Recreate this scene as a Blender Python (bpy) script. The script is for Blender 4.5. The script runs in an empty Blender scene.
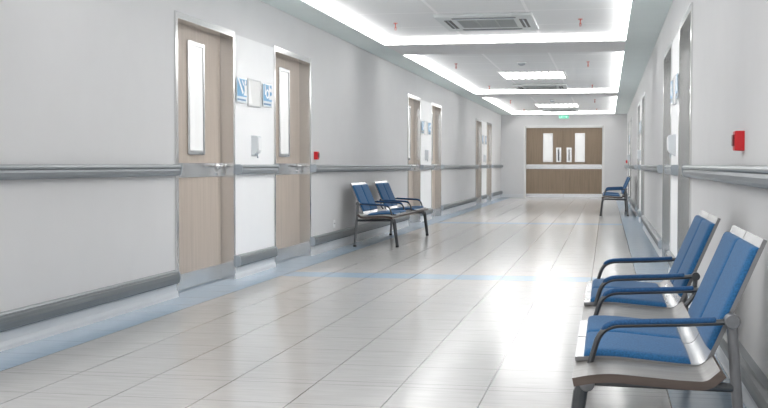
import bpy, bmesh, math, random
from mathutils import Vector, Matrix
random.seed(7)
PI = math.pi
SC = bpy.context.scene
COL = SC.collection

# ------------------------------------------------------------------ materials
def new_mat(name):
    m = bpy.data.materials.new(name); m.use_nodes = True
    nt = m.node_tree
    b = nt.nodes['Principled BSDF']
    return m, nt, b

def N(nt, t, **kw):
    n = nt.nodes.new(t)
    for k, v in kw.items():
        setattr(n, k, v)
    return n

def plain(name, col, rough=.5, metal=0., noise=.0, nscale=40, spec=.5, bump=0., stretch=(1, 1, 1), emit=None, estr=0, coat=0):
    """principled surface with a fine procedural variation of its colour and relief"""
    m, nt, b = new_mat(name)
    b.inputs['Base Color'].default_value = (*col, 1)
    b.inputs['Roughness'].default_value = rough
    b.inputs['Metallic'].default_value = metal
    b.inputs['Specular IOR Level'].default_value = spec
    b.inputs['Coat Weight'].default_value = coat
    if noise or bump:
        tc = N(nt, 'ShaderNodeTexCoord'); mp = N(nt, 'ShaderNodeMapping')
        mp.inputs['Scale'].default_value = stretch
        nz = N(nt, 'ShaderNodeTexNoise'); nz.inputs['Scale'].default_value = nscale; nz.inputs['Detail'].default_value = 4
        nt.links.new(tc.outputs['Object'], mp.inputs[0]); nt.links.new(mp.outputs[0], nz.inputs['Vector'])
        if noise:
            rp = N(nt, 'ShaderNodeValToRGB')
            rp.color_ramp.elements[0].position = .3; rp.color_ramp.elements[1].position = .7
            rp.color_ramp.elements[0].color = (*[c*(1-noise) for c in col], 1)
            rp.color_ramp.elements[1].color = (*[min(1, c*(1+noise)) for c in col], 1)
            nt.links.new(nz.outputs['Fac'], rp.inputs[0]); nt.links.new(rp.outputs[0], b.inputs['Base Color'])
        if bump:
            bp = N(nt, 'ShaderNodeBump'); bp.inputs['Strength'].default_value = bump; bp.inputs['Distance'].default_value = .002
            nt.links.new(nz.outputs['Fac'], bp.inputs['Height']); nt.links.new(bp.outputs[0], b.inputs['Normal'])
    if emit:
        b.inputs['Emission Color'].default_value = (*emit, 1)
        b.inputs['Emission Strength'].default_value = estr
    return m

M = {}
M['wall'] = plain('wall_paint', (.74, .74, .745), .75, noise=.012, nscale=3, spec=.25)
M['soffit'] = plain('soffit_paint', (.82, .89, .875), .8, noise=.012, nscale=3, spec=.2)
M['beam'] = plain('beam_paint', (.86, .855, .855), .8, noise=.012, nscale=3, spec=.2)
M['lit_wall_and_outlet'] = plain('lit_wall_and_outlet_white', (.90, .905, .91), .55, noise=.008, nscale=5)  # white of the outlet plate, and of the light painted between doors
M['base'] = plain('white_vinyl', (.74, .76, .78), .35, noise=.02, nscale=6)
M['rail'] = plain('grey_aluminium', (.25, .272, .29), .42, metal=.25, noise=.06, nscale=30, stretch=(1, .05, 4))
M['rail_cap'] = plain('pale_aluminium', (.32, .345, .36), .4, metal=.3)
M['bumper'] = plain('slate_aluminium', (.19, .208, .218), .42, metal=.25, noise=.08, nscale=30, stretch=(1, .05, 4))
M['steel'] = plain('polished_steel', (.76, .76, .755), .17, metal=1)
M['brushed'] = plain('brushed_steel', (.70, .71, .72), .26, metal=1, noise=.04, nscale=60, stretch=(1, .05, 6))
M['whiteframe'] = plain('white_enamel', (.82, .82, .81), .35)
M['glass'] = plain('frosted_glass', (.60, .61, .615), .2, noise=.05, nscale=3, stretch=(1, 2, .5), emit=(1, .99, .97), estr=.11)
M['frame_pale'] = plain('pale_frame', (.64, .65, .66), .35)
M['fin'] = plain('louvre_grey', (.20, .205, .205), .4)
M['red'] = plain('red_plastic', (.66, .014, .022), .35, noise=.03)
M['darkred'] = plain('dark_red_plastic', (.16, .004, .012), .4)
M['white'] = plain('white_plastic', (.84, .85, .86), .35, noise=.01)
M['greyplastic'] = plain('grey_plastic', (.42, .46, .50), .4, noise=.03)
M['disp'] = plain('light_grey_plastic', (.70, .73, .755), .4)
M['paper'] = plain('paper', (.80, .80, .79), .7, noise=.02)
M['bright_white'] = plain('pure_white', (.93, .93, .93), .5)
M['blue_sign'] = plain('blue_print', (.10, .33, .57), .35, noise=.05, nscale=12)
M['navy_print'] = plain('navy_print', (.07, .20, .36), .4)
M['acrylic'] = plain('pale_acrylic', (.80, .87, .92), .12)
M['frame_dark'] = plain('charcoal_steel', (.085, .09, .095), .33, metal=.55, noise=.06, nscale=40)
M['frame_grey'] = plain('grey_steel', (.20, .205, .215), .32, metal=.6, noise=.05)
M['shell_edge'] = plain('dark_grey_edge', (.24, .24, .245), .35, metal=.4)
M['shell'] = plain('satin_laminate', (.78, .79, .80), .24, metal=.55, noise=.03, nscale=12)
M['cover'] = plain('duct_black', (.03, .03, .032), .6)
M['acgrey'] = plain('pale_grey_plastic', (.72, .755, .75), .5)
M['louver'] = plain('dark_louver', (.13, .135, .135), .6)
M['rubber'] = plain('black_rubber', (.03, .03, .03), .7)
M['orange'] = plain('red_sprinkler', (.55, .10, .065), .4)

def wood_mat(name, c1, c2, rough, grain=(9, 9, .5), spec=.4):
    m, nt, b = new_mat(name)
    tc = N(nt, 'ShaderNodeTexCoord'); mp = N(nt, 'ShaderNodeMapping'); mp.inputs['Scale'].default_value = grain
    nz = N(nt, 'ShaderNodeTexNoise'); nz.inputs['Scale'].default_value = 3; nz.inputs['Detail'].default_value = 7; nz.inputs['Distortion'].default_value = .4
    rp = N(nt, 'ShaderNodeValToRGB')
    rp.color_ramp.elements[0].position = .32; rp.color_ramp.elements[0].color = (*c1, 1)
    rp.color_ramp.elements[1].position = .68; rp.color_ramp.elements[1].color = (*c2, 1)
    nt.links.new(tc.outputs['Object'], mp.inputs[0]); nt.links.new(mp.outputs[0], nz.inputs['Vector'])
    nt.links.new(nz.outputs['Fac'], rp.inputs[0]); nt.links.new(rp.outputs[0], b.inputs['Base Color'])
    b.inputs['Roughness'].default_value = rough; b.inputs['Specular IOR Level'].default_value = spec
    return m
M['door_wood'] = wood_mat('taupe_veneer', (.50, .425, .36), (.57, .485, .415), .45)
M['end_wood'] = wood_mat('brown_veneer', (.27, .205, .145), (.33, .25, .18), .5)
M['slab_top'] = wood_mat('grey_ash_laminate', (.15, .146, .14), (.23, .223, .215), .32, (.8, 14, 14))
M['slab_edge'] = wood_mat('brown_ply_edge', (.075, .056, .048), (.12, .092, .078), .5, (1, 14, 14))

M['door_grey'] = wood_mat('grey_door_laminate', (.34, .345, .345), (.40, .405, .405), .5)

def fabric(name, c):
    m, nt, b = new_mat(name)
    tc = N(nt, 'ShaderNodeTexCoord')
    nz = N(nt, 'ShaderNodeTexNoise'); nz.inputs['Scale'].default_value = 170; nz.inputs['Detail'].default_value = 3
    rp = N(nt, 'ShaderNodeValToRGB')
    rp.color_ramp.elements[0].position = .3; rp.color_ramp.elements[0].color = (*[k*.72 for k in c], 1)
    rp.color_ramp.elements[1].position = .7; rp.color_ramp.elements[1].color = (*[k*1.25 for k in c], 1)
    bp = N(nt, 'ShaderNodeBump'); bp.inputs['Strength'].default_value = .35; bp.inputs['Distance'].default_value = .0015
    nt.links.new(tc.outputs['Object'], nz.inputs['Vector']); nt.links.new(nz.outputs['Fac'], rp.inputs[0])
    nt.links.new(rp.outputs[0], b.inputs['Base Color'])
    nt.links.new(nz.outputs['Fac'], bp.inputs['Height']); nt.links.new(bp.outputs[0], b.inputs['Normal'])
    b.inputs['Roughness'].default_value = .85; b.inputs['Specular IOR Level'].default_value = .25
    b.inputs['Sheen Weight'].default_value = .15; b.inputs['Sheen Roughness'].default_value = .5
    return m
M['blue'] = fabric('blue_upholstery', (.023, .118, .275))
M['armpad'] = fabric('blue_arm_padding', (.018, .078, .195))

def emitter(name, col, s):
    m = bpy.data.materials.new(name); m.use_nodes = True
    nt = m.node_tree; nt.nodes.clear()
    e = N(nt, 'ShaderNodeEmission'); o = N(nt, 'ShaderNodeOutputMaterial')
    e.inputs[0].default_value = (*col, 1); e.inputs[1].default_value = s
    nt.links.new(e.outputs[0], o.inputs[0])
    return m
M['led'] = emitter('led_strip_light', (1, .99, .98), 3.3)
M['tube'] = emitter('fluorescent_light', (1, .99, .98), 3.1)
M['exit'] = emitter('green_exit_light', (.06, .50, .30), .42)
M['exit_w'] = emitter('white_exit_light', (.8, 1, .95), .42)

def math_node(nt, op, a, b=None, c=None):
    n = N(nt, 'ShaderNodeMath', operation=op)
    for i, v in enumerate((a, b, c)):
        if v is None: continue
        if isinstance(v, (int, float)): n.inputs[i].default_value = v
        else: nt.links.new(v, n.inputs[i])
    return n.outputs[0]

PL, PC = .373, .417          # tile pitch across and along the corridor
def floor_mat():
    m, nt, b = new_mat('polished_floor_tiles')
    tc = N(nt, 'ShaderNodeTexCoord'); sp = N(nt, 'ShaderNodeSeparateXYZ')
    nt.links.new(tc.outputs['Object'], sp.inputs[0])
    x, y = sp.outputs[0], sp.outputs[1]
    def joint(v, pitch, w):
        k = math_node(nt, 'DIVIDE', v, pitch)
        f = math_node(nt, 'FRACT', math_node(nt, 'ADD', k, 100.5))
        d = math_node(nt, 'MULTIPLY', math_node(nt, 'ABSOLUTE', math_node(nt, 'SUBTRACT', f, .5)), pitch)
        return math_node(nt, 'LESS_THAN', d, w)
    jx = joint(x, PL, .0030)
    far = math_node(nt, 'GREATER_THAN', y, 4.90)
    yo = math_node(nt, 'SUBTRACT', y, math_node(nt, 'ADD', 4.86, math_node(nt, 'MULTIPLY', far, .083)))
    jy = joint(yo, PC, .0026)
    # blue borders and cross bands
    ax = math_node(nt, 'ABSOLUTE', x)
    border = math_node(nt, 'GREATER_THAN', ax, 4*PL)
    def band(a, c):
        return math_node(nt, 'MULTIPLY', math_node(nt, 'GREATER_THAN', y, a), math_node(nt, 'LESS_THAN', y, c))
    bands = math_node(nt, 'ADD', band(4.943+PC*11, 4.943+PC*12), band(4.943+PC*33, 4.943+PC*34))
    blue = math_node(nt, 'MINIMUM', math_node(nt, 'ADD', border, bands), 1.0)
    # stone tone: fine streaks along each tile
    mp = N(nt, 'ShaderNodeMapping'); mp.inputs['Scale'].default_value = (1.2, 9, 1)
    nt.links.new(tc.outputs['Object'], mp.inputs[0])
    nz = N(nt, 'ShaderNodeTexNoise'); nz.inputs['Scale'].default_value = 4; nz.inputs['Detail'].default_value = 6
    nt.links.new(mp.outputs[0], nz.inputs['Vector'])
    r1 = N(nt, 'ShaderNodeValToRGB')
    r1.color_ramp.elements[0].position = .3; r1.color_ramp.elements[0].color = (.475, .47, .465, 1)
    r1.color_ramp.elements[1].position = .7; r1.color_ramp.elements[1].color = (.535, .53, .525, 1)
    r2 = N(nt, 'ShaderNodeValToRGB')
    r2.color_ramp.elements[0].position = .3; r2.color_ramp.elements[0].color = (.34, .45, .57, 1)
    r2.color_ramp.elements[1].position = .7; r2.color_ramp.elements[1].color = (.39, .50, .62, 1)
    nt.links.new(nz.outputs['Fac'], r1.inputs[0]); nt.links.new(nz.outputs['Fac'], r2.inputs[0])
    mx = N(nt, 'ShaderNodeMix', data_type='RGBA')
    nt.links.new(blue, mx.inputs[0]); nt.links.new(r1.outputs[0], mx.inputs[6]); nt.links.new(r2.outputs[0], mx.inputs[7])
    mj = N(nt, 'ShaderNodeMix', data_type='RGBA')
    jj = math_node(nt, 'MAXIMUM', jx, math_node(nt, 'MULTIPLY', jy, .55))
    nt.links.new(math_node(nt, 'MULTIPLY', jj, .95), mj.inputs[0]); nt.links.new(mx.outputs[2], mj.inputs[6])
    mj.inputs[7].default_value = (.10, .10, .10, 1)
    nt.links.new(mj.outputs[2], b.inputs['Base Color'])
    b.inputs['Roughness'].default_value = .165
    b.inputs['Specular IOR Level'].default_value = .55
    return m
M['floor'] = floor_mat()

def ceil_tile_mat():
    m, nt, b = new_mat('ceiling_tiles')
    tc = N(nt, 'ShaderNodeTexCoord'); sp = N(nt, 'ShaderNodeSeparateXYZ')
    nt.links.new(tc.outputs['Object'], sp.inputs[0])
    def joint(v, off, pitch, w):
        f = math_node(nt, 'FRACT', math_node(nt, 'ADD', math_node(nt, 'DIVIDE', math_node(nt, 'SUBTRACT', v, off), pitch), 50.5))
        d = math_node(nt, 'MULTIPLY', math_node(nt, 'ABSOLUTE', math_node(nt, 'SUBTRACT', f, .5)), pitch)
        return math_node(nt, 'LESS_THAN', d, w)
    j = math_node(nt, 'MAXIMUM', joint(sp.outputs[0], -.48, .92, .016), joint(sp.outputs[1], 12.95, 1.2, .016))
    mx = N(nt, 'ShaderNodeMix', data_type='RGBA')
    nt.links.new(j, mx.inputs[0]); mx.inputs[6].default_value = (.87, .88, .88, 1); mx.inputs[7].default_value = (1, 1, 1, 1)
    nt.links.new(mx.outputs[2], b.inputs['Base Color']); b.inputs['Roughness'].default_value = .85
    b.inputs['Specular IOR Level'].default_value = .2
    return m
M['ceil_tile'] = ceil_tile_mat()

# ------------------------------------------------------------------ mesh helpers
class MB:
    def __init__(s): s.bm = bmesh.new()
    def box(s, x0, x1, y0, y1, z0, z1, mi=0):
        v = [s.bm.verts.new((x, y, z)) for x in (x0, x1) for y in (y0, y1) for z in (z0, z1)]
        for f in ((0, 1, 3, 2), (4, 6, 7, 5), (0, 4, 5, 1), (2, 3, 7, 6), (0, 2, 6, 4), (1, 5, 7, 3)):
            fc = s.bm.faces.new([v[i] for i in f]); fc.material_index = mi
        return s
    def prism(s, prof, y0, y1, mi=0, axis='y', mi_fn=None):
        """closed profile [(x, z)...] extruded along y (or profile (x, y) along z)"""
        mk = (lambda p, t: (p[0], t, p[1])) if axis == 'y' else ((lambda p, t: (t, p[0], p[1])) if axis == 'x' else (lambda p, t: (p[0], p[1], t)))
        a = [s.bm.verts.new(mk(p, y0)) for p in prof]; b = [s.bm.verts.new(mk(p, y1)) for p in prof]
        n = len(prof)
        for i in range(n):
            f = s.bm.faces.new((a[i], a[(i+1) % n], b[(i+1) % n], b[i])); f.material_index = mi_fn(i) if mi_fn else mi
        s.bm.faces.new(a[::-1]).material_index = mi; s.bm.faces.new(b).material_index = mi
        return s
    def tube(s, path, r, n=10, mi=0, flat=1.0, up=Vector((0, 1, 0))):
        """sweep an ellipse (r along up, r*flat across) along a path"""
        P = [Vector(p) for p in path]; rings = []
        for i, p in enumerate(P):
            t = (P[min(i+1, len(P)-1)] - P[max(i-1, 0)]).normalized()
            u = (up - t*up.dot(t))
            if u.length < 1e-4: u = Vector((1, 0, 0)) - t*t.x
            u.normalize(); w = t.cross(u)
            rr = r[i] if isinstance(r, (list, tuple)) else r
            rings.append([s.bm.verts.new(p + u*math.cos(2*PI*k/n)*rr + w*math.sin(2*PI*k/n)*rr*flat) for k in range(n)])
        for a, b in zip(rings, rings[1:]):
            for k in range(n):
                s.bm.faces.new((a[k], a[(k+1) % n], b[(k+1) % n], b[k])).material_index = mi
        s.bm.faces.new(rings[0][::-1]).material_index = mi; s.bm.faces.new(rings[-1]).material_index = mi
        return s
    def disc(s, c, r, h, axis='z', n=24, mi=0):
        c = Vector(c); d = {'x': Vector((h, 0, 0)), 'y': Vector((0, h, 0)), 'z': Vector((0, 0, h))}[axis]
        up = Vector((0, 0, 1)) if axis != 'z' else Vector((1, 0, 0))
        return s.tube([c - d/2, c + d/2], r, n, mi, up=up)
    def build(s, name, mats, parent=None, bevel=0, smooth=False, seg=2):
        bmesh.ops.remove_doubles(s.bm, verts=s.bm.verts, dist=1e-6)
        bmesh.ops.recalc_face_normals(s.bm, faces=s.bm.faces)
        me = bpy.data.meshes.new(name); s.bm.to_mesh(me); s.bm.free()
        for m in (mats if isinstance(mats, (list, tuple)) else [mats]): me.materials.append(m)
        o = bpy.data.objects.new(name, me); COL.objects.link(o)
        if parent: o.parent = parent
        if smooth:
            for p in me.polygons: p.use_smooth = True
        if bevel:
            b = o.modifiers.new('bevel', 'BEVEL'); b.width = bevel; b.segments = seg; b.limit_method = 'ANGLE'; b.angle_limit = math.radians(40)
        if smooth or bevel:
            w = o.modifiers.new('normals', 'WEIGHTED_NORMAL') if bevel else None
        return o

def tag(o, label=None, cat=None, group=None, kind=None):
    if label: o['label'] = label
    if cat: o['category'] = cat
    if group: o['group'] = group
    if kind: o['kind'] = kind
    return o
def empty(name, loc, rz=0):
    o = bpy.data.objects.new(name, None); COL.objects.link(o); o.location = loc; o.rotation_euler = (0, 0, rz)
    o.empty_display_size = .1
    return o
def copy_tree(o, parent=None):
    c = o.copy(); COL.objects.link(c)
    if parent: c.parent = parent
    for ch in list(o.children): copy_tree(ch, c)
    return c
def arc(cx, cz, r, a0, a1, n=6):
    return [(cx + r*math.cos(math.radians(a0 + (a1-a0)*i/n)), cz + r*math.sin(math.radians(a0 + (a1-a0)*i/n))) for i in range(n+1)]

# ------------------------------------------------------------------ the corridor
W, ZS, ZC, DR = 1.80, 2.41, 2.498, .10      # half width, soffit, cove ceiling, door recess
YB, YE, HD = -3.0, 34.0, 2.03               # back, end, door head
LD = [(7.89, 9.20), (10.39, 11.71), (17.75, 18.95), (20.20, 21.40), (27.25, 28.50), (29.75, 31.05)]
RD = [(8.13, 9.42), (10.56, 11.98), (17.95, 19.40), (20.40, 21.80), (27.30, 28.60), (29.80, 31.10)]
ORD = ['nearest', 'second', 'third', 'fourth', 'fifth', 'sixth']

f = MB(); f.box(-W-.2, W+.2, YB-.15, YE+.2, -.05, 0)
tag(f.build('floor', M['floor']), kind='structure')

def wall(name, sx, doors):
    m = MB(); y = YB - .15
    for a, b in doors:
        m.box(*sorted((sx*W, sx*(W+.15))), y, a, 0, ZS+.15)
        m.box(*sorted((sx*W, sx*(W+.15))), a, b, HD, ZS+.15)
        y = b
    m.box(*sorted((sx*W, sx*(W+.15))), y, YE+.2, 0, ZS+.15)
    tag(m.build(name, M['wall']), kind='structure')
wall('wall_left', -1, LD); wall('wall_right', 1, RD)
EDX0, EDX1, EDH = -1.13, 1.16, 2.08
m = MB(); m.box(-W, EDX0, YE, YE+.2, 0, ZS+.15); m.box(EDX1, W, YE, YE+.2, 0, ZS+.15); m.box(EDX0, EDX1, YE, YE+.2, EDH, ZS+.15)
tag(m.build('wall_end', M['wall']), kind='structure')
m = MB(); m.box(-W, W, YB-.15, YB, 0, ZS+.15)
tag(m.build('wall_back', M['wall']), kind='structure')

COVES = [(-2.2, 4.2), (5.45, 13.99), (15.28, 23.98), (25.22, 33.76)]
CX = 1.445
m = MB()
m.box(-W, -CX, YB, YE, ZS, ZC+.06); m.box(CX, W, YB, YE, ZS, ZC+.06)
ys = [YB] + [v for c in COVES for v in c] + [YE]
for i in range(0, len(ys), 2): m.box(-CX, CX, ys[i], ys[i+1], ZS, ZC+.06, 2)
for a, b in COVES: m.box(-CX, CX, a, b, ZC, ZC+.06, 1)
tag(m.build('ceiling', [M['soffit'], M['ceil_tile'], M['beam']]), kind='structure')

BAY = ['nearest', 'middle', 'farthest']
for i, (a, b) in enumerate(COVES[1:]):
    m = MB(); t = .012; z0, z1 = ZS+.012, ZC-.001
    m.box(-CX, -CX+t, a, b, z0, z1); m.box(CX-t, CX, a, b, z0, z1)
    m.box(-CX+t, CX-t, a, a+t, z0, z1); m.box(-CX+t, CX-t, b-t, b, z0, z1)
    o = m.build('light_strip', M['led'])
    tag(o, 'white glowing cove light strip running round the %s recessed ceiling bay' % BAY[i], 'light strip', 'cove light strips')

# baseboards
def segs(doors, y0, y1):
    out = []; y = y0
    for a, b in doors:
        out.append((y, a)); y = b
    out.append((y, y1)); return out
for nm, sx, D in (('left', -1, LD), ('right', 1, RD)):
    m = MB()
    prof = [(0, 0), (.020, 0), (.019, .004), (.018, .02), (.012, .045), (.010, .092), (.006, .096), (0, .096)]
    for a, b in segs(D, YB, YE):
        m.prism([(sx*(W-p[0]), p[1]) for p in prof], a, b)
    tag(m.build('baseboard_'+nm, M['base'], smooth=False), kind='structure')
m = MB(); m.box(-W+.03, EDX0, YE-.014, YE, 0, .096); m.box(EDX1, W-.03, YE-.014, YE, 0, .096)
tag(m.build('baseboard_end', M['base'], bevel=.003), kind='structure')

# thin white sheets between the paired doors: brighter light on the wall, painted in
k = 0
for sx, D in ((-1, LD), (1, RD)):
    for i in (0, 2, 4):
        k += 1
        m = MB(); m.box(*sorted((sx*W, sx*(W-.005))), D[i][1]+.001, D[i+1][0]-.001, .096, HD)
        tag(m.build('lit_wall_patch_%d' % k, M['lit_wall_and_outlet']), kind='structure')

# ------------------------------------------------------------------ rails on the walls
def where(side, i):
    if i == 0: return '%s wall in front of the nearest door' % side
    if i == 6: return '%s wall beyond the sixth door' % side
    return '%s wall between the %s and %s doors' % (side, ORD[i-1], ORD[i])
def rail_pair(side, sx, D):
    for i, (a, b) in enumerate(segs(D, YB+.05, YE-.02)):
        g = .048
        a2, b2 = (a if i == 0 else a+g), (b if i == 6 else b-g)
        L = b2-a2
        r = empty('handrail', (sx*W, a2, .87)); q = -sx
        # profile: offset from wall, height from the rail's underside
        low = [(.012, .004), (.034, 0), (.050, .006), (.058, .018), (.060, .036), (.056, .050), (.012, .050)]
        upp = [(.012, .050), (.054, .052), (.062, .058), (.064, .066), (.060, .074), (.050, .079), (.012, .080)]
        m = MB(); m.prism([(q*x, z) for x, z in low], 0, L); m.prism([(q*x, z) for x, z in upp], 0, L, 1)
        m.build('rail', [M['rail'], M['rail_cap']], r)
        n = max(2, int(L/1.6)+1)
        for j in range(n):
            yy = .06 + (L-.12)*j/(n-1)
            MB().box(*sorted((0, q*.014)), yy-.03, yy+.03, .016, .066).build('wall_bracket', M['rail'], r)
        for yy, d in ((0, -1), (L, 1)):
            m = MB(); m.prism([(q*x, z) for x, z in [(0, .002), (.034, -.002), (.054, .004), (.062, .018), (.067, .066), (.062, .077), (.05, .082), (0, .082)]], *sorted((yy, yy+d*.012)))
            m.build('end_cap', M['greyplastic'], r)
        tag(r, 'grey handrail on the ' + where(side, i), 'handrail', 'handrails')
        c = empty('bumper_rail', (sx*W, a2, .10))
        m = MB()
        m.prism([(q*x, z) for x, z in [(0, .004), (.028, 0), (.044, .012), (.048, .045), (.044, .072), (.030, .082), (0, .082)]], 0, L)
        m.build('rail', M['bumper'], c)
        m = MB(); m.prism([(q*x, z) for x, z in [(0, .082), (.030, .082), (.034, .087), (.030, .093), (0, .095)]], 0, L)
        m.build('cap_strip', M['rail_cap'], c)
        for yy, d in ((0, -1), (L, 1)):
            m = MB(); m.prism([(q*x, z) for x, z in [(0, .002), (.03, -.002), (.047, .012), (.051, .045), (.047, .075), (.034, .09), (0, .097)]], *sorted((yy, yy+d*.01)))
            m.build('end_cap', M['greyplastic'], c)
        tag(c, 'low grey bumper rail on the ' + where(side, i), 'bumper rail', 'bumper rails')
rail_pair('left', -1, LD); rail_pair('right', 1, RD)

# ------------------------------------------------------------------ side doors (local: x out of the wall, y along it)
def side_door(idx, sx, y0, y1, label, wood):
    L = y1-y0; c = .03
    d = empty('door_%d' % idx, (sx*W, (y0+y1)/2, 0), 0 if sx < 0 else PI)
    h = L/2
    m = MB()
    for s in (-1, 1):
        m.box(-DR, .012, *sorted((s*h, s*(h-c))), 0, HD)          # jamb with its reveal
        m.box(0, .012, *sorted((s*h, s*(h+.018))), 0, HD+.018)      # casing lip on the wall
    m.box(-DR, .012, -h+c, h-c, HD-c, HD)
    m.box(0, .012, -h, h, HD, HD+.018)
    m.build('door_frame', M['steel'], d)
    w = h-c
    leaf = MB().box(-DR-.045, -DR, -w, w, .008, HD-c).build('door_leaf', wood, d)
    X = -DR
    # narrow vision window, nearer the hinge side; the latch is on the far side
    wy0, wy1, wz0, wz1 = -.14*L/1.31-.02, .24*L/1.31-.03, 1.03, 1.895
    wy0, wy1 = -h+.50*L/1.31, -h+.87*L/1.31
    m = MB(); t = .032
    m.box(X, X+.014, wy0, wy0+t, wz0, wz1); m.box(X, X+.014, wy1-t, wy1, wz0, wz1)
    m.box(X, X+.014, wy0+t, wy1-t, wz0, wz0+t); m.box(X, X+.014, wy0+t, wy1-t, wz1-t, wz1)
    m.build('window_frame', M['brushed'], d, bevel=.004)
    MB().box(X, X+.006, wy0+t, wy1-t, wz0+t, wz1-t).build('window_glass', M['glass'], d)
    MB().box(X, X+.005, -w+.002, w-.002, .852, .962).build('push_plate', M['brushed'], d)
    MB().box(X, X+.005, -w+.002, w-.002, .01, .128).build('kick_plate', M['brushed'], d)
    m = MB(); hy = w-.10
    m.disc((X+.012, hy, .935), .028, .014, 'x')
    m.tube([(X+.005, hy, .935), (X+.055, hy, .935)], .010)
    m.tube([(X+.05, hy+.012, .935), (X+.055, hy-.03, .937), (X+.055, hy-.18, .94)], .011, up=Vector((0, 0, 1)))
    m.build('lever_handle', M['steel'], d, smooth=True)
    MB().disc((X+.012, hy, .885), .018, .016, 'x').build('lock_cylinder', M['steel'], d)
    for z in (.30, 1.02, 1.80):
        MB().tube([(X+.006, -w+.006, z-.05), (X+.006, -w+.006, z+.05)], .007, up=Vector((1, 0, 0))).build('hinge', M['steel'], d)
    tag(d, label, 'door', None, 'structure')
k = 0
for i, (a, b) in enumerate(LD):
    k += 1
    side_door(k, -1, a, b, 'taupe wooden door with narrow window in steel frame, %s along the left wall' % ORD[i], M['door_wood'])
for i, (a, b) in enumerate(RD):
    k += 1
    side_door(k, 1, a, b, 'recessed grey door in deep steel frame, %s along the right wall' % ORD[i], M['door_grey'])

# ------------------------------------------------------------------ double door in the end wall
d = empty('door_13', ((EDX0+EDX1)/2, YE, 0)); hw = (EDX1-EDX0)/2; c = .055
m = MB()
m.box(-hw-.01, -hw+c, -.02, .12, 0, EDH+.01); m.box(hw-c, hw+.01, -.02, .12, 0, EDH+.01); m.box(-hw+c, hw-c, -.02, .12, EDH-c, EDH+.01)
m.build('door_frame', M['whiteframe'], d, bevel=.004)
Y0 = .035
for s in (-1, 1):
    lf = MB().box(*sorted((s*.003, s*(hw-c-.003))), Y0, Y0+.05, .008, EDH-c-.003).build('door_leaf', M['end_wood'], d, bevel=.002)
    m = MB(); a, b = sorted((s*.315, s*.60)); z0, z1, t = 1.03, 1.87, .022
    m.box(a, a+t, Y0-.012, Y0, z0, z1); m.box(b-t, b, Y0-.012, Y0, z0, z1); m.box(a+t, b-t, Y0-.012, Y0, z0, z0+t); m.box(a+t, b-t, Y0-.012, Y0, z1-t, z1)
    m.build('window_frame', M['whiteframe'], lf)
    MB().box(a+t, b-t, Y0-.006, Y0, z0+t, z1-t).build('window_glass', M['glass'], lf)
    MB().box(*sorted((s*.004, s*(hw-c-.004))), Y0-.008, Y0, .83, .965).build('push_plate', M['brushed'], lf, bevel=.002)
    MB().box(*sorted((s*.004, s*(hw-c-.004))), Y0-.008, Y0, .012, .115).build('kick_plate', M['brushed'], lf, bevel=.002)
    m = MB(); a, b = sorted((s*.075, s*.225)); m.box(a, b, Y0-.006, Y0, 1.03, 1.455)
    m.build('handle_plate', M['brushed'], lf, bevel=.004)
    m = MB(); xc = s*.15
    m.tube([(xc, Y0-.004, 1.08), (xc, Y0-.05, 1.10), (xc, Y0-.055, 1.15), (xc, Y0-.055, 1.33), (xc, Y0-.05, 1.38), (xc, Y0-.004, 1.40)], .016, up=Vector((1, 0, 0)))
    m.build('pull_handle', M['frame_grey'], lf, smooth=True)
MB().box(-.018, .018, Y0+.049, Y0+.062, .008, EDH-c-.003).build('seam_light_block', M['end_wood'], d)  # added behind the leaves to keep background light out of the seam
tag(d, 'brown wooden double door with two windows closing the end of the corridor', 'door', None, 'structure')

# ------------------------------------------------------------------ ceiling equipment
def make_ac():
    r = empty('air_conditioner', (0, 0, ZC))
    a, b = .505, .63
    m = MB()
    gx, gy = .30, .34
    # faceplate made of four chamfered sides round the intake grille
    for prof in ((-a, -gx, -b, b), (gx, a, -b, b), (-gx, gx, -b, -gy), (-gx, gx, gy, b)):
        m.box(prof[0], prof[1], prof[2], prof[3], -.035, -.0005)
    m.build('face_panel', M['acgrey'], r, bevel=.008)
    g = MB(); g.box(-gx, gx, -gy, gy, -.028, -.002)
    gr = g.build('intake_grille', M['louver'], r)
    m = MB()
    for i in range(12):
        y = -gy+.02+(2*gy-.04)*i/11
        m.box(-gx, gx, y-.010, y+.010, -.034, -.027)
    for x in (-.1, .1): m.box(x-.006, x+.006, -gy, gy, -.036, -.027)
    m.build('grille_slats', plain('grille_grey', (.52, .55, .545), .6) if 'grille_grey' not in bpy.data.materials else bpy.data.materials['grille_grey'], gr)
    for (x0, x1, y0, y1) in ((-.43, -.355, -.36, .36), (.355, .43, -.36, .36), (-.33, .33, -.52, -.465), (-.33, .33, .465, .52)):
        m = MB(); m.box(x0, x1, y0, y1, -.038, -.034)
        lv = m.build('louver_slot', M['louver'], r)
        m = MB()
        if x1-x0 < y1-y0: m.prism([(x0+.030, -.038), (x0+.044, -.038), (x0+.052, -.046), (x0+.046, -.048)], y0+.01, y1-.01)
        else: m.box(x0+.02, x1-.02, y0+.020, y1-.004, -.044, -.038)
        m.build('air_flap', M['greyplastic'], lv)
    return r
ac = make_ac()
for i, (x, y) in enumerate(((-.025, 12.50), (-.04, 23.02), (-.04, 32.95))):
    o = ac if i == 0 else copy_tree(ac)
    o.location = (x, y, ZC)
    tag(o, 'grey ceiling cassette air conditioner set in the %s recessed ceiling bay' % BAY[i], 'air conditioner', 'ceiling air conditioners')

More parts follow.
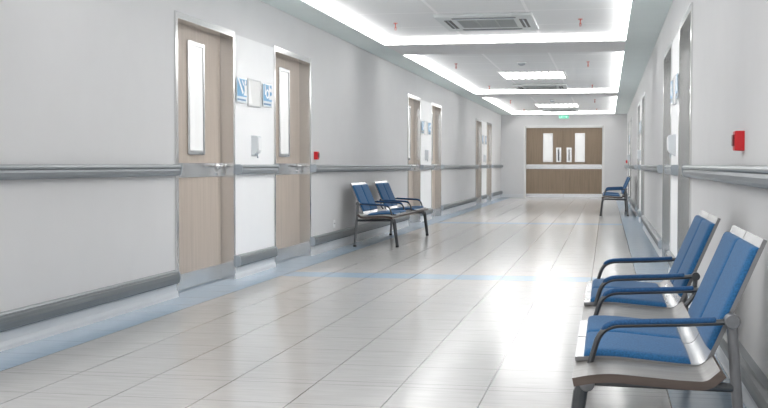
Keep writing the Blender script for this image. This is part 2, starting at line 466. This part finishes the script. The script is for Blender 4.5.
def make_light():
    r = empty('ceiling_light', (0, 0, ZC)); a, b = .555, .78
    m = MB(); t = .03
    m.box(-a, -a+t, -b, b, -.02, -.0005); m.box(a-t, a, -b, b, -.02, -.0005); m.box(-a+t, a-t, -b, -b+t, -.02, -.0005); m.box(-a+t, a-t, b-t, b, -.02, -.0005)
    m.build('light_frame', M['whiteframe'], r)
    MB().box(-a+t, a-t, -b+t, b-t, -.006, -.002).build('diffuser', M['tube'], r)
    for i in range(1, 9):
        x = -a+t+(2*a-2*t)*i/9
        MB().box(x-.009, x+.009, -b+t, b-t, -.022, -.007).build('louver_fin', M['fin'], r)
    return r
cl = make_light()
for i, (x, y) in enumerate(((-.01, 9.75), (-.01, 20.07), (-.03, 30.35))):
    o = cl if i == 0 else copy_tree(cl)
    o.location = (x, y, ZC)
    tag(o, 'bright louvred fluorescent ceiling light in the %s ceiling bay' % BAY[i], 'ceiling light', 'fluorescent ceiling lights')

def make_smoke():
    r = empty('smoke_detector', (0, 0, ZC))
    MB().disc((0, 0, -.007), .075, .013).build('base_ring', M['white'], r)
    m = MB(); m.tube([(0, 0, -.012), (0, 0, -.028), (0, 0, -.042), (0, 0, -.048)], [.060, .056, .040, .02], 24, up=Vector((1, 0, 0)))
    m.build('sensor_cap', M['greyplastic'], r)
    return r
sm = make_smoke()
for i, (x, y, t) in enumerate(((-.04, 17.67, 'middle'), (-.05, 27.96, 'farthest'))):
    o = sm if i == 0 else copy_tree(sm)
    o.location = (x, y, ZC)
    tag(o, 'small round smoke detector on the tiles of the %s ceiling bay' % t, 'smoke detector', 'smoke detectors')

def make_sprinkler():
    r = empty('sprinkler', (0, 0, ZC))
    MB().disc((0, 0, -.004), .024, .006).build('escutcheon', M['orange'], r)
    m = MB(); m.tube([(0, 0, -.006), (0, 0, -.03), (0, 0, -.06)], [.007, .006, .005], 10, up=Vector((1, 0, 0)))
    m.build('stem', M['orange'], r)
    m = MB()
    for s in (-1, 1): m.tube([(s*.006, 0, -.045), (s*.010, 0, -.058), (s*.005, 0, -.074)], .003, 6)
    m.build('yoke', M['orange'], r)
    MB().disc((0, 0, -.076), .011, .004).build('deflector', M['orange'], r)
    return r
spk = make_sprinkler(); first = True
for y, t in ((12.52, 'on the far tiles of the nearest ceiling bay'), (17.7, 'on the near tiles of the middle ceiling bay'), (22.83, 'on the far tiles of the middle ceiling bay'), (27.95, 'on the near tiles of the farthest ceiling bay'), (32.6, 'on the far tiles of the farthest ceiling bay')):
    for x, sd in ((-1.04, 'left'), (.95, 'right')):
        o = spk if first else copy_tree(spk); first = False
        o.location = (x, y, ZC)
        tag(o, 'red pendent sprinkler head %s, %s side' % (t, sd), 'sprinkler', 'ceiling sprinklers')

# green exit sign hanging before the end wall
e = empty('exit_sign', (.01, 33.86, 2.405))
MB().box(-.15, .15, -.015, .015, -.125, -.02).build('sign_box', M['white'], e, bevel=.004)
MB().box(-.14, .14, -.019, -.0152, -.118, -.028).build('sign_face', M['exit'], e)
m = MB(); yf, yb = -.0215, -.0192
m.disc((-.055, (yf+yb)/2, -.044), .010, yb-yf, 'y', 12)
def bar(m, p, q, w):
    p, q = Vector((p[0], 0, p[1])), Vector((q[0], 0, q[1])); t = (q-p).normalized(); n = Vector((-t.z, 0, t.x))*w/2
    m.prism([((p+n).x, (p+n).z), ((q+n).x, (q+n).z), ((q-n).x, (q-n).z), ((p-n).x, (p-n).z)], yf, yb)
for p, q, w in (((-.06, -.056), (-.072, -.083), .016), ((-.06, -.058), (-.035, -.070), .008), ((-.064, -.058), (-.09, -.066), .008), ((-.07, -.082), (-.05, -.095), .009), ((-.05, -.095), (-.055, -.112), .009), ((-.074, -.082), (-.10, -.106), .009)):
    bar(m, p, q, w)
m.build('running_figure', M['exit_w'], e)
m = MB(); bar(m, (-.12, -.116), (-.12, -.03), .01); bar(m, (-.015, -.116), (-.015, -.03), .008); m.build('doorway_symbol', M['exit_w'], e)
m = MB(); bar(m, (.02, -.073), (.085, -.073), .016); bar(m, (.075, -.048), (.105, -.073), .014); bar(m, (.075, -.098), (.105, -.073), .014); m.build('arrow_symbol', M['exit_w'], e)
m = MB(); m.tube([(-.1, 0, -.021), (-.1, 0, .0045)], .004, 8); m.tube([(.1, 0, -.021), (.1, 0, .0045)], .004, 8); m.build('hanger', M['brushed'], e)
tag(e, 'small green illuminated exit sign hanging above the end double door', 'exit sign')

# ------------------------------------------------------------------ things on the walls (local: x out of the wall, y along)
PT = .005
def make_sign(kind):
    r = empty('wall_sign', (0, 0, 0)); a = .135
    MB().box(.010, .016, -a, a, 0, .205).build('sign_plate', M['acrylic'], r, bevel=.002)
    m = MB()
    for y in (-.1, .1):
        for z in (.02, .185): m.disc((.005, y, z), .010, .010, 'x', 12)
    m.build('standoff', M['brushed'], r)
    MB().box(.016, .0175, -a+.008, a-.008, .050, .198).build('blue_square', M['blue_sign'], r)
    m = MB(); x0, x1 = .0172, .0186
    P = (lambda pts: m.prism([(p[0], p[1]) for p in pts], x0, x1, axis='x'))
    if kind == 0:
        P([(-.12, .196), (-.085, .196), (.04, .085), (.01, .07)])
        P([(.055, .150), (.120, .150), (.120, .062), (.04, .062), (.07, .10)])
        m.disc(((x0+x1)/2, .085, .172), .020, x1-x0, 'x', 20)
        P([(-.01, .185), (.02, .185), (.05, .15), (.035, .14)])
    else:
        P([(-.10, .19), (-.075, .19), (-.06, .11), (-.085, .10)])
        for k in range(20):
            t0, t1 = 2*PI*k/20, 2*PI*(k+1)/20
            P([(-.01+.050*math.cos(t0), .115+.042*math.sin(t0)), (-.01+.050*math.cos(t1), .115+.042*math.sin(t1)), (-.01+.032*math.cos(t1), .115+.026*math.sin(t1)), (-.01+.032*math.cos(t0), .115+.026*math.sin(t0))])
        P([(.035, .19), (.06, .19), (.06, .065), (.035, .065)])
        P([(.06, .175), (.12, .165), (.12, .135), (.06, .14)]); P([(.075, .10), (.12, .11), (.12, .07), (.075, .065)])
    m.build('white_symbol', M['bright_white'], r)
    MB().box(.016, .0175, -a+.012, a-.035, .014, .030).build('text_line', M['navy_print'], r)
    return r
def make_board():
    r = empty('notice_board', (0, 0, 0)); a, h, t = .18, .235, .009
    m = MB(); m.box(0, .013, -a, -a+t, 0, h); m.box(0, .013, a-t, a, 0, h); m.box(0, .013, -a+t, a-t, 0, t); m.box(0, .013, -a+t, a-t, h-t, h)
    m.build('board_frame', M['frame_pale'], r, bevel=.002)
    MB().box(0, .008, -a+t, a-t, t, h-t).build('back_panel', M['paper'], r)
    m = MB(); m.prism([(-.155, .215), (-.125, .215), (-.10, .12), (-.055, .02), (-.155, .02)], .008, .0095, axis='x')
    m.build('pale_shape', M['bright_white'], r)  # paler curved shape along one side of the board
    return r
def make_dispenser():
    r = empty('soap_dispenser', (0, 0, 0))
    m = MB(); m.prism([(-.004, .0), (.03, .018), (.055, .04), (.062, .165), (.052, .18), (-.004, .185)], -.055, .055)
    m.build('body', M['disp'], r, bevel=.006)
    MB().box(.056, .066, -.048, .048, .052, .165).build('front_cover', M['white'], r, bevel=.005)
    m = MB(); m.tube([(.035, 0, .03), (.04, 0, .005), (.043, 0, -.012)], .007, 8); m.build('nozzle', M['greyplastic'], r)
    return r
SG = [make_sign(0), make_sign(1)]; BD = make_board(); DP = make_dispenser(); used = set()
def place(proto, name, sx, y, z, label, cat, group):
    o = proto if proto.name not in used else copy_tree(proto)
    used.add(proto.name)
    o.location = (sx*(W-PT), y, z); o.rotation_euler = (0, 0, 0 if sx < 0 else PI)
    tag(o, label, cat, group)
PAIR = [('nearest two doors', 0), ('third and fourth doors', 2), ('fifth and sixth doors', 4)]
for sx, D, side in ((-1, LD, 'left'), (1, RD, 'right')):
    for txt, i in PAIR:
        y0, y1 = D[i][1], D[i+1][0]; mid = (y0+y1)/2; pos = '%s wall between the %s' % (side, txt)
        A, B = (0, 1) if sx < 0 else (1, 0)
        place(SG[0], 'wall_sign', sx, mid-.42, 1.472, 'blue sign before the notice board on the %s' % pos, 'sign', 'blue wall signs')
        place(BD, 'notice_board', sx, mid-.05, 1.455, 'white notice board on the %s' % pos, 'notice board', 'notice boards')
        place(SG[1], 'wall_sign', sx, mid+.33, 1.472, 'blue sign beyond the notice board on the %s' % pos, 'sign', 'blue wall signs')
        place(DP, 'soap_dispenser', sx, mid-.06, 1.02, 'white soap dispenser on the %s' % pos, 'soap dispenser', 'soap dispensers')

def make_callpoint():
    r = empty('fire_call_point', (0, 0, 0))
    MB().box(-.004, .040, -.04, .04, 0, .084).build('housing', M['red'], r, bevel=.006)
    MB().box(.038, .046, -.03, .03, .02, .068).build('press_plate', M['darkred'], r, bevel=.003)
    return r
cp = make_callpoint()
for i, (sx, y, z, lb) in enumerate(((1, 5.085, 1.010, 'red fire alarm call point on the right wall above the nearest bench'),
                                    (-1, 11.93, 1.005, 'red fire alarm call point on the left wall beside the second door'),
                                    (1, 32.9, 1.0, 'tiny red fire alarm call point at the far end of the right wall'))):
    o = cp if i == 0 else copy_tree(cp)
    o.location = (sx*W, y, z); o.rotation_euler = (0, 0, 0 if sx < 0 else PI)
    tag(o, lb, 'fire alarm', 'fire alarm call points')

r = empty('power_outlet', (-W, 12.80, .235))
MB().box(0, .008, -.045, .045, 0, .09).build('face_plate', M['lit_wall_and_outlet'], r, bevel=.003)
m = MB()
for y in (-.016, .016): m.disc((.0085, y, .05), .006, .003, 'x', 10)
m.build('socket_hole', M['louver'], r)
tag(r, 'white power outlet low on the left wall just above the bumper rail', 'power outlet')

# ------------------------------------------------------------------ benches (local: x out from the wall, y along the wall)
def offset(poly, t):
    """offset an open polyline to its left by t"""
    out = []
    for i, p in enumerate(poly):
        a, b = Vector(poly[max(i-1, 0)]), Vector(poly[min(i+1, len(poly)-1)])
        d = (b-a).normalized(); n = Vector((-d.y, d.x)); out.append((p[0]+n.x*t, p[1]+n.y*t))
    return out
def bez(p, n=10):
    """rounded polyline through (x, z, r) points"""
    out = []
    for i, q in enumerate(p):
        if i in (0, len(p)-1) or not q[2]: out.append((q[0], q[1])); continue
        c = Vector(q[:2]); a = (Vector(p[i-1][:2])-c).normalized()*q[2]+c; b = (Vector(p[i+1][:2])-c).normalized()*q[2]+c
        for k in range(n+1):
            t = k/n; v = a*(1-t)**2+c*2*t*(1-t)+b*t*t; out.append((v.x, v.y))
    return out
def strip(m, line, t, y0, y1, mi=0):
    top = offset(line, t)
    prof = list(line)+top[::-1]
    m.prism(prof, y0, y1, mi)
def pad(line, t, y0, y1):
    """soft upholstered strip: rounded shoulders along both sides and ends"""
    # resample
    P = [Vector(p) for p in line]; L = [0]
    for a, b in zip(P, P[1:]): L.append(L[-1]+(b-a).length)
    T = L[-1]; rs = []; e = .014
    ss = [0, .003, .007, e] + [e+(T-2*e)*k/14 for k in range(1, 14)] + [T-e, T-.007, T-.003, T]
    def at(s):
        for i in range(len(L)-1):
            if s <= L[i+1]+1e-9:
                u = (s-L[i])/max(L[i+1]-L[i], 1e-9); return P[i].lerp(P[i+1], u), (P[i+1]-P[i]).normalized()
        return P[-1], (P[-1]-P[-2]).normalized()
    def hgt(s): 
        d = min(s, T-s); return t*math.sqrt(max(0, 1-(1-min(d/e, 1))**2))*.75+t*.25
    W2 = y1-y0; ys = [0, .002, .006, .012, .022, .05, .1]
    ys = ys+[W2/2]+[W2-v for v in ys[::-1]]
    bm = bmesh.new(); G = []
    for s in ss:
        p, d = at(s); n = Vector((-d.y, d.x)); row = []
        for v in ys:
            dd = min(v, W2-v); k = math.sqrt(max(0, 1-(1-min(dd/.022, 1))**2))*.75+.25
            crown = .003*math.sin(PI*v/W2)
            h = hgt(s)*k+crown*min(1, hgt(s)/t)
            row.append(bm.verts.new((p.x+n.x*h, y0+v, p.y+n.y*h)))
        G.append(row)
    for i in range(len(ss)-1):
        for j in range(len(ys)-1): bm.faces.new((G[i][j], G[i+1][j], G[i+1][j+1], G[i][j+1]))
    # flat underside
    bot = []
    for s in ss:
        p, d = at(s); bot.append([bm.verts.new((p.x, y0, p.y)), bm.verts.new((p.x, y1, p.y))])
    for i in range(len(ss)-1):
        bm.faces.new((bot[i][0], bot[i][1], bot[i+1][1], bot[i+1][0]))
        bm.faces.new((bot[i][0], bot[i+1][0], G[i+1][0], G[i][0])); bm.faces.new((bot[i][1], G[i][-1], G[i+1][-1], bot[i+1][1]))
    bm.faces.new([bot[0][0]]+G[0]+[bot[0][1]]); bm.faces.new([bot[-1][0], bot[-1][1]]+G[-1][::-1])
    m = MB(); m.bm.free(); m.bm = bm; return m

HL = 1.23
def make_bench():
    r = empty('waiting_bench', (0, 0, 0))
    # curved laminate seat board running the whole length
    line = bez([(.642, .392, 0), (.57, .408, .05), (.37, .394, .03), (.310, .394, .024), (.272, .428, 0)], 6)[::-1]
    top = offset(line, -.022) if offset(line, .022)[3][1] < line[3][1] else offset(line, .022)
    m = MB(); n = len(line)
    prof = line+top[::-1]
    m.prism(prof, -HL, HL, 1, mi_fn=lambda i: 0 if n <= i < 2*n-1 else 1)
    m.build('seat_board', [M['slab_top'], M['slab_edge']], r)
    # end frames
    for s in (-1, 1):
        y = s*1.03
        m = MB(); m.tube([(.240, y, .542), (.232, y, .43), (.2075, y, .104)], [.0125, .013, .0125], 12, flat=1.1)
        lg = m.build('rear_leg', M['frame_grey'], r, smooth=False)
        MB().disc((.2075, y, .0985), .017, .0165).build('foot_cap', M['rubber'], lg)
        MB().disc((.240, y, .542), .020, .042, 'y', 24).build('pivot_cap', M['frame_grey'], lg, bevel=.004)
        m = MB(); m.tube([(.618, y, .376), (.630, y, .34), (.660, y, .104)], [.016, .016, .014], 12, flat=1.2)
        lg = m.build('front_leg', M['frame_dark'], r)
        MB().disc((.660, y, .0995), .018, .018).build('foot_cap', M['rubber'], lg)
        MB().disc((.612, y, .366), .020, .050, 'y', 24).build('pivot_cap', M['frame_grey'], lg, bevel=.004)
        m = MB(); m.tube([(.62, y, .371), (.235, y, .366)], .012, 12)
        m.build('side_bar', M['frame_dark'], r)
    for x in (.50, .38):
        m = MB(); m.box(x-.018, x+.018, -1.02, 1.02, .360, .382)
        m.build('support_beam', M['frame_dark'], r, bevel=.004)
    # two seats, each of two padded strips side by side
    for sc in (-.63, .63):
        L0 = bez([(.150, .752, 0), (.272, .468, .032), (.302, .408, .03), (.37, .410, .03), (.56, .426, .05), (.645, .420, 0)], 8)
        top = offset(L0, .011); nn = len(L0)
        face = offset(L0, .0112)
        P = [Vector(p) for p in face]; acc = [0]
        for a, b in zip(P, P[1:]): acc.append(acc[-1]+(b-a).length)
        def sub(s0, s1, n=16):
            out = []
            for k in range(n+1):
                s = s0+(s1-s0)*k/n
                for i in range(len(acc)-1):
                    if s <= acc[i+1]+1e-9:
                        u = (s-acc[i])/max(acc[i+1]-acc[i], 1e-9); v = P[i].lerp(P[i+1], u); out.append((v.x, v.y)); break
            return out
        T = acc[-1]
        for q in (-1, 1):
            a, b = sorted((sc+q*.005, sc+q*.375))
            m = MB()
            m.prism(L0+top[::-1], a, b, 1, mi_fn=lambda i: (1 if (i < nn-1) else 0))
            sh = m.build('seat_shell', [M['shell'], M['shell_edge']], r)
            pad(sub(.026, .325), .017, a+.004, b-.004).build('back_pad', M['blue'], sh, smooth=True)
            pad(sub(.396, T-.024), .017, a+.004, b-.004).build('seat_pad', M['blue'], sh, smooth=True)
        # armrests
        for q in (-1, 1):
            y = sc+q*.40
            path = [(p[0], y, p[1]) for p in bez([(.608, .408, 0), (.575, .522, .05), (.45, .528, .04), (.35, .532, .02), (.29, .536, .01), (.240, .541, 0)], 8)]
            m = MB(); m.tube(path, .013, 10, flat=.62)
            am = m.build('armrest', M['frame_dark'], r)
            pp = [(x, yy, z+.006) for x, yy, z in path if z > .500 and x > .262]
            m = MB(); m.tube([(p[0], p[1], p[2]) for p in pp], [.009]+[.0145]*(len(pp)-2)+[.010], 12, flat=.62)
            m.build('arm_pad', M['armpad'], am, smooth=True)
            if abs(y) < .6:      # inner arms are carried by a bracket off the shell
                m = MB(); m.tube([(.240, y, .542), (.245, y, .47), (.31, y, .385)], .009, 8); m.build('arm_bracket', M['frame_dark'], am)
                MB().disc((.240, y, .541), .015, .034, 'y', 16).build('pivot_cap', M['frame_dark'], am)
    K = 1.105                     # the proportions above, brought to the bench's real size
    def size(o):
        for ch in o.children:
            for v in ch.data.vertices:
                v.co = (v.co.x*K-.0593, v.co.y*K, v.co.z*K-.09975)
            size(ch)
    size(r)
    return r
bench = make_bench()
for i, (sx, y, lb) in enumerate(((1, 4.61, 'blue padded two-seat waiting bench nearest the camera, against the right wall'),
                                 (-1, 14.28, 'blue padded two-seat waiting bench against the left wall beyond the second door'),
                                 (1, 23.2, 'small distant blue two-seat waiting bench against the right wall near the end'))):
    o = bench if i == 0 else copy_tree(bench)
    o.location = (sx*W, y, 0); o.rotation_euler = (0, 0, 0 if sx < 0 else PI)
    tag(o, lb, 'bench', 'waiting benches')

# area light added out of view over the camera to brighten the near end
ld = bpy.data.lights.new('near_fill_light', 'AREA'); ld.shape = 'RECTANGLE'; ld.size = 2.6; ld.size_y = 6.0; ld.energy = 33; ld.color = (1, .985, .965)
lo = bpy.data.objects.new('near_fill_light', ld); COL.objects.link(lo); lo.location = (0, 1.0, ZC-.02)

# ------------------------------------------------------------------ world, camera, view
w = bpy.data.worlds.new('World'); SC.world = w; w.use_nodes = True
w.node_tree.nodes['Background'].inputs[0].default_value = (.8, .85, .9, 1); w.node_tree.nodes['Background'].inputs[1].default_value = .3
F, YAW, PIT, ROLL = 1160., .1895, .0338, .0010
cd = bpy.data.cameras.new('camera'); cam = bpy.data.objects.new('camera', cd); COL.objects.link(cam)
cd.sensor_fit = 'HORIZONTAL'; cd.sensor_width = 36; cd.lens = F*36/768; cd.clip_start = .05; cd.clip_end = 200
R = Matrix.Rotation(YAW, 4, 'Z') @ Matrix.Rotation(PI/2-PIT, 4, 'X') @ Matrix.Rotation(ROLL, 4, 'Z')
cam.matrix_world = Matrix.Translation((1.235, 0, .95)) @ R
SC.camera = cam
SC.view_settings.view_transform = 'Standard'; SC.view_settings.look = 'None'
SC.view_settings.gamma = 1; SC.view_settings.use_curve_mapping = False
SC.view_settings.exposure = 1.88
try:
    SC.cycles.use_denoising = True; SC.cycles.denoiser = 'OPENIMAGEDENOISE'
    SC.cycles.max_bounces = 10; SC.cycles.diffuse_bounces = 6; SC.cycles.glossy_bounces = 5
except Exception:
    pass
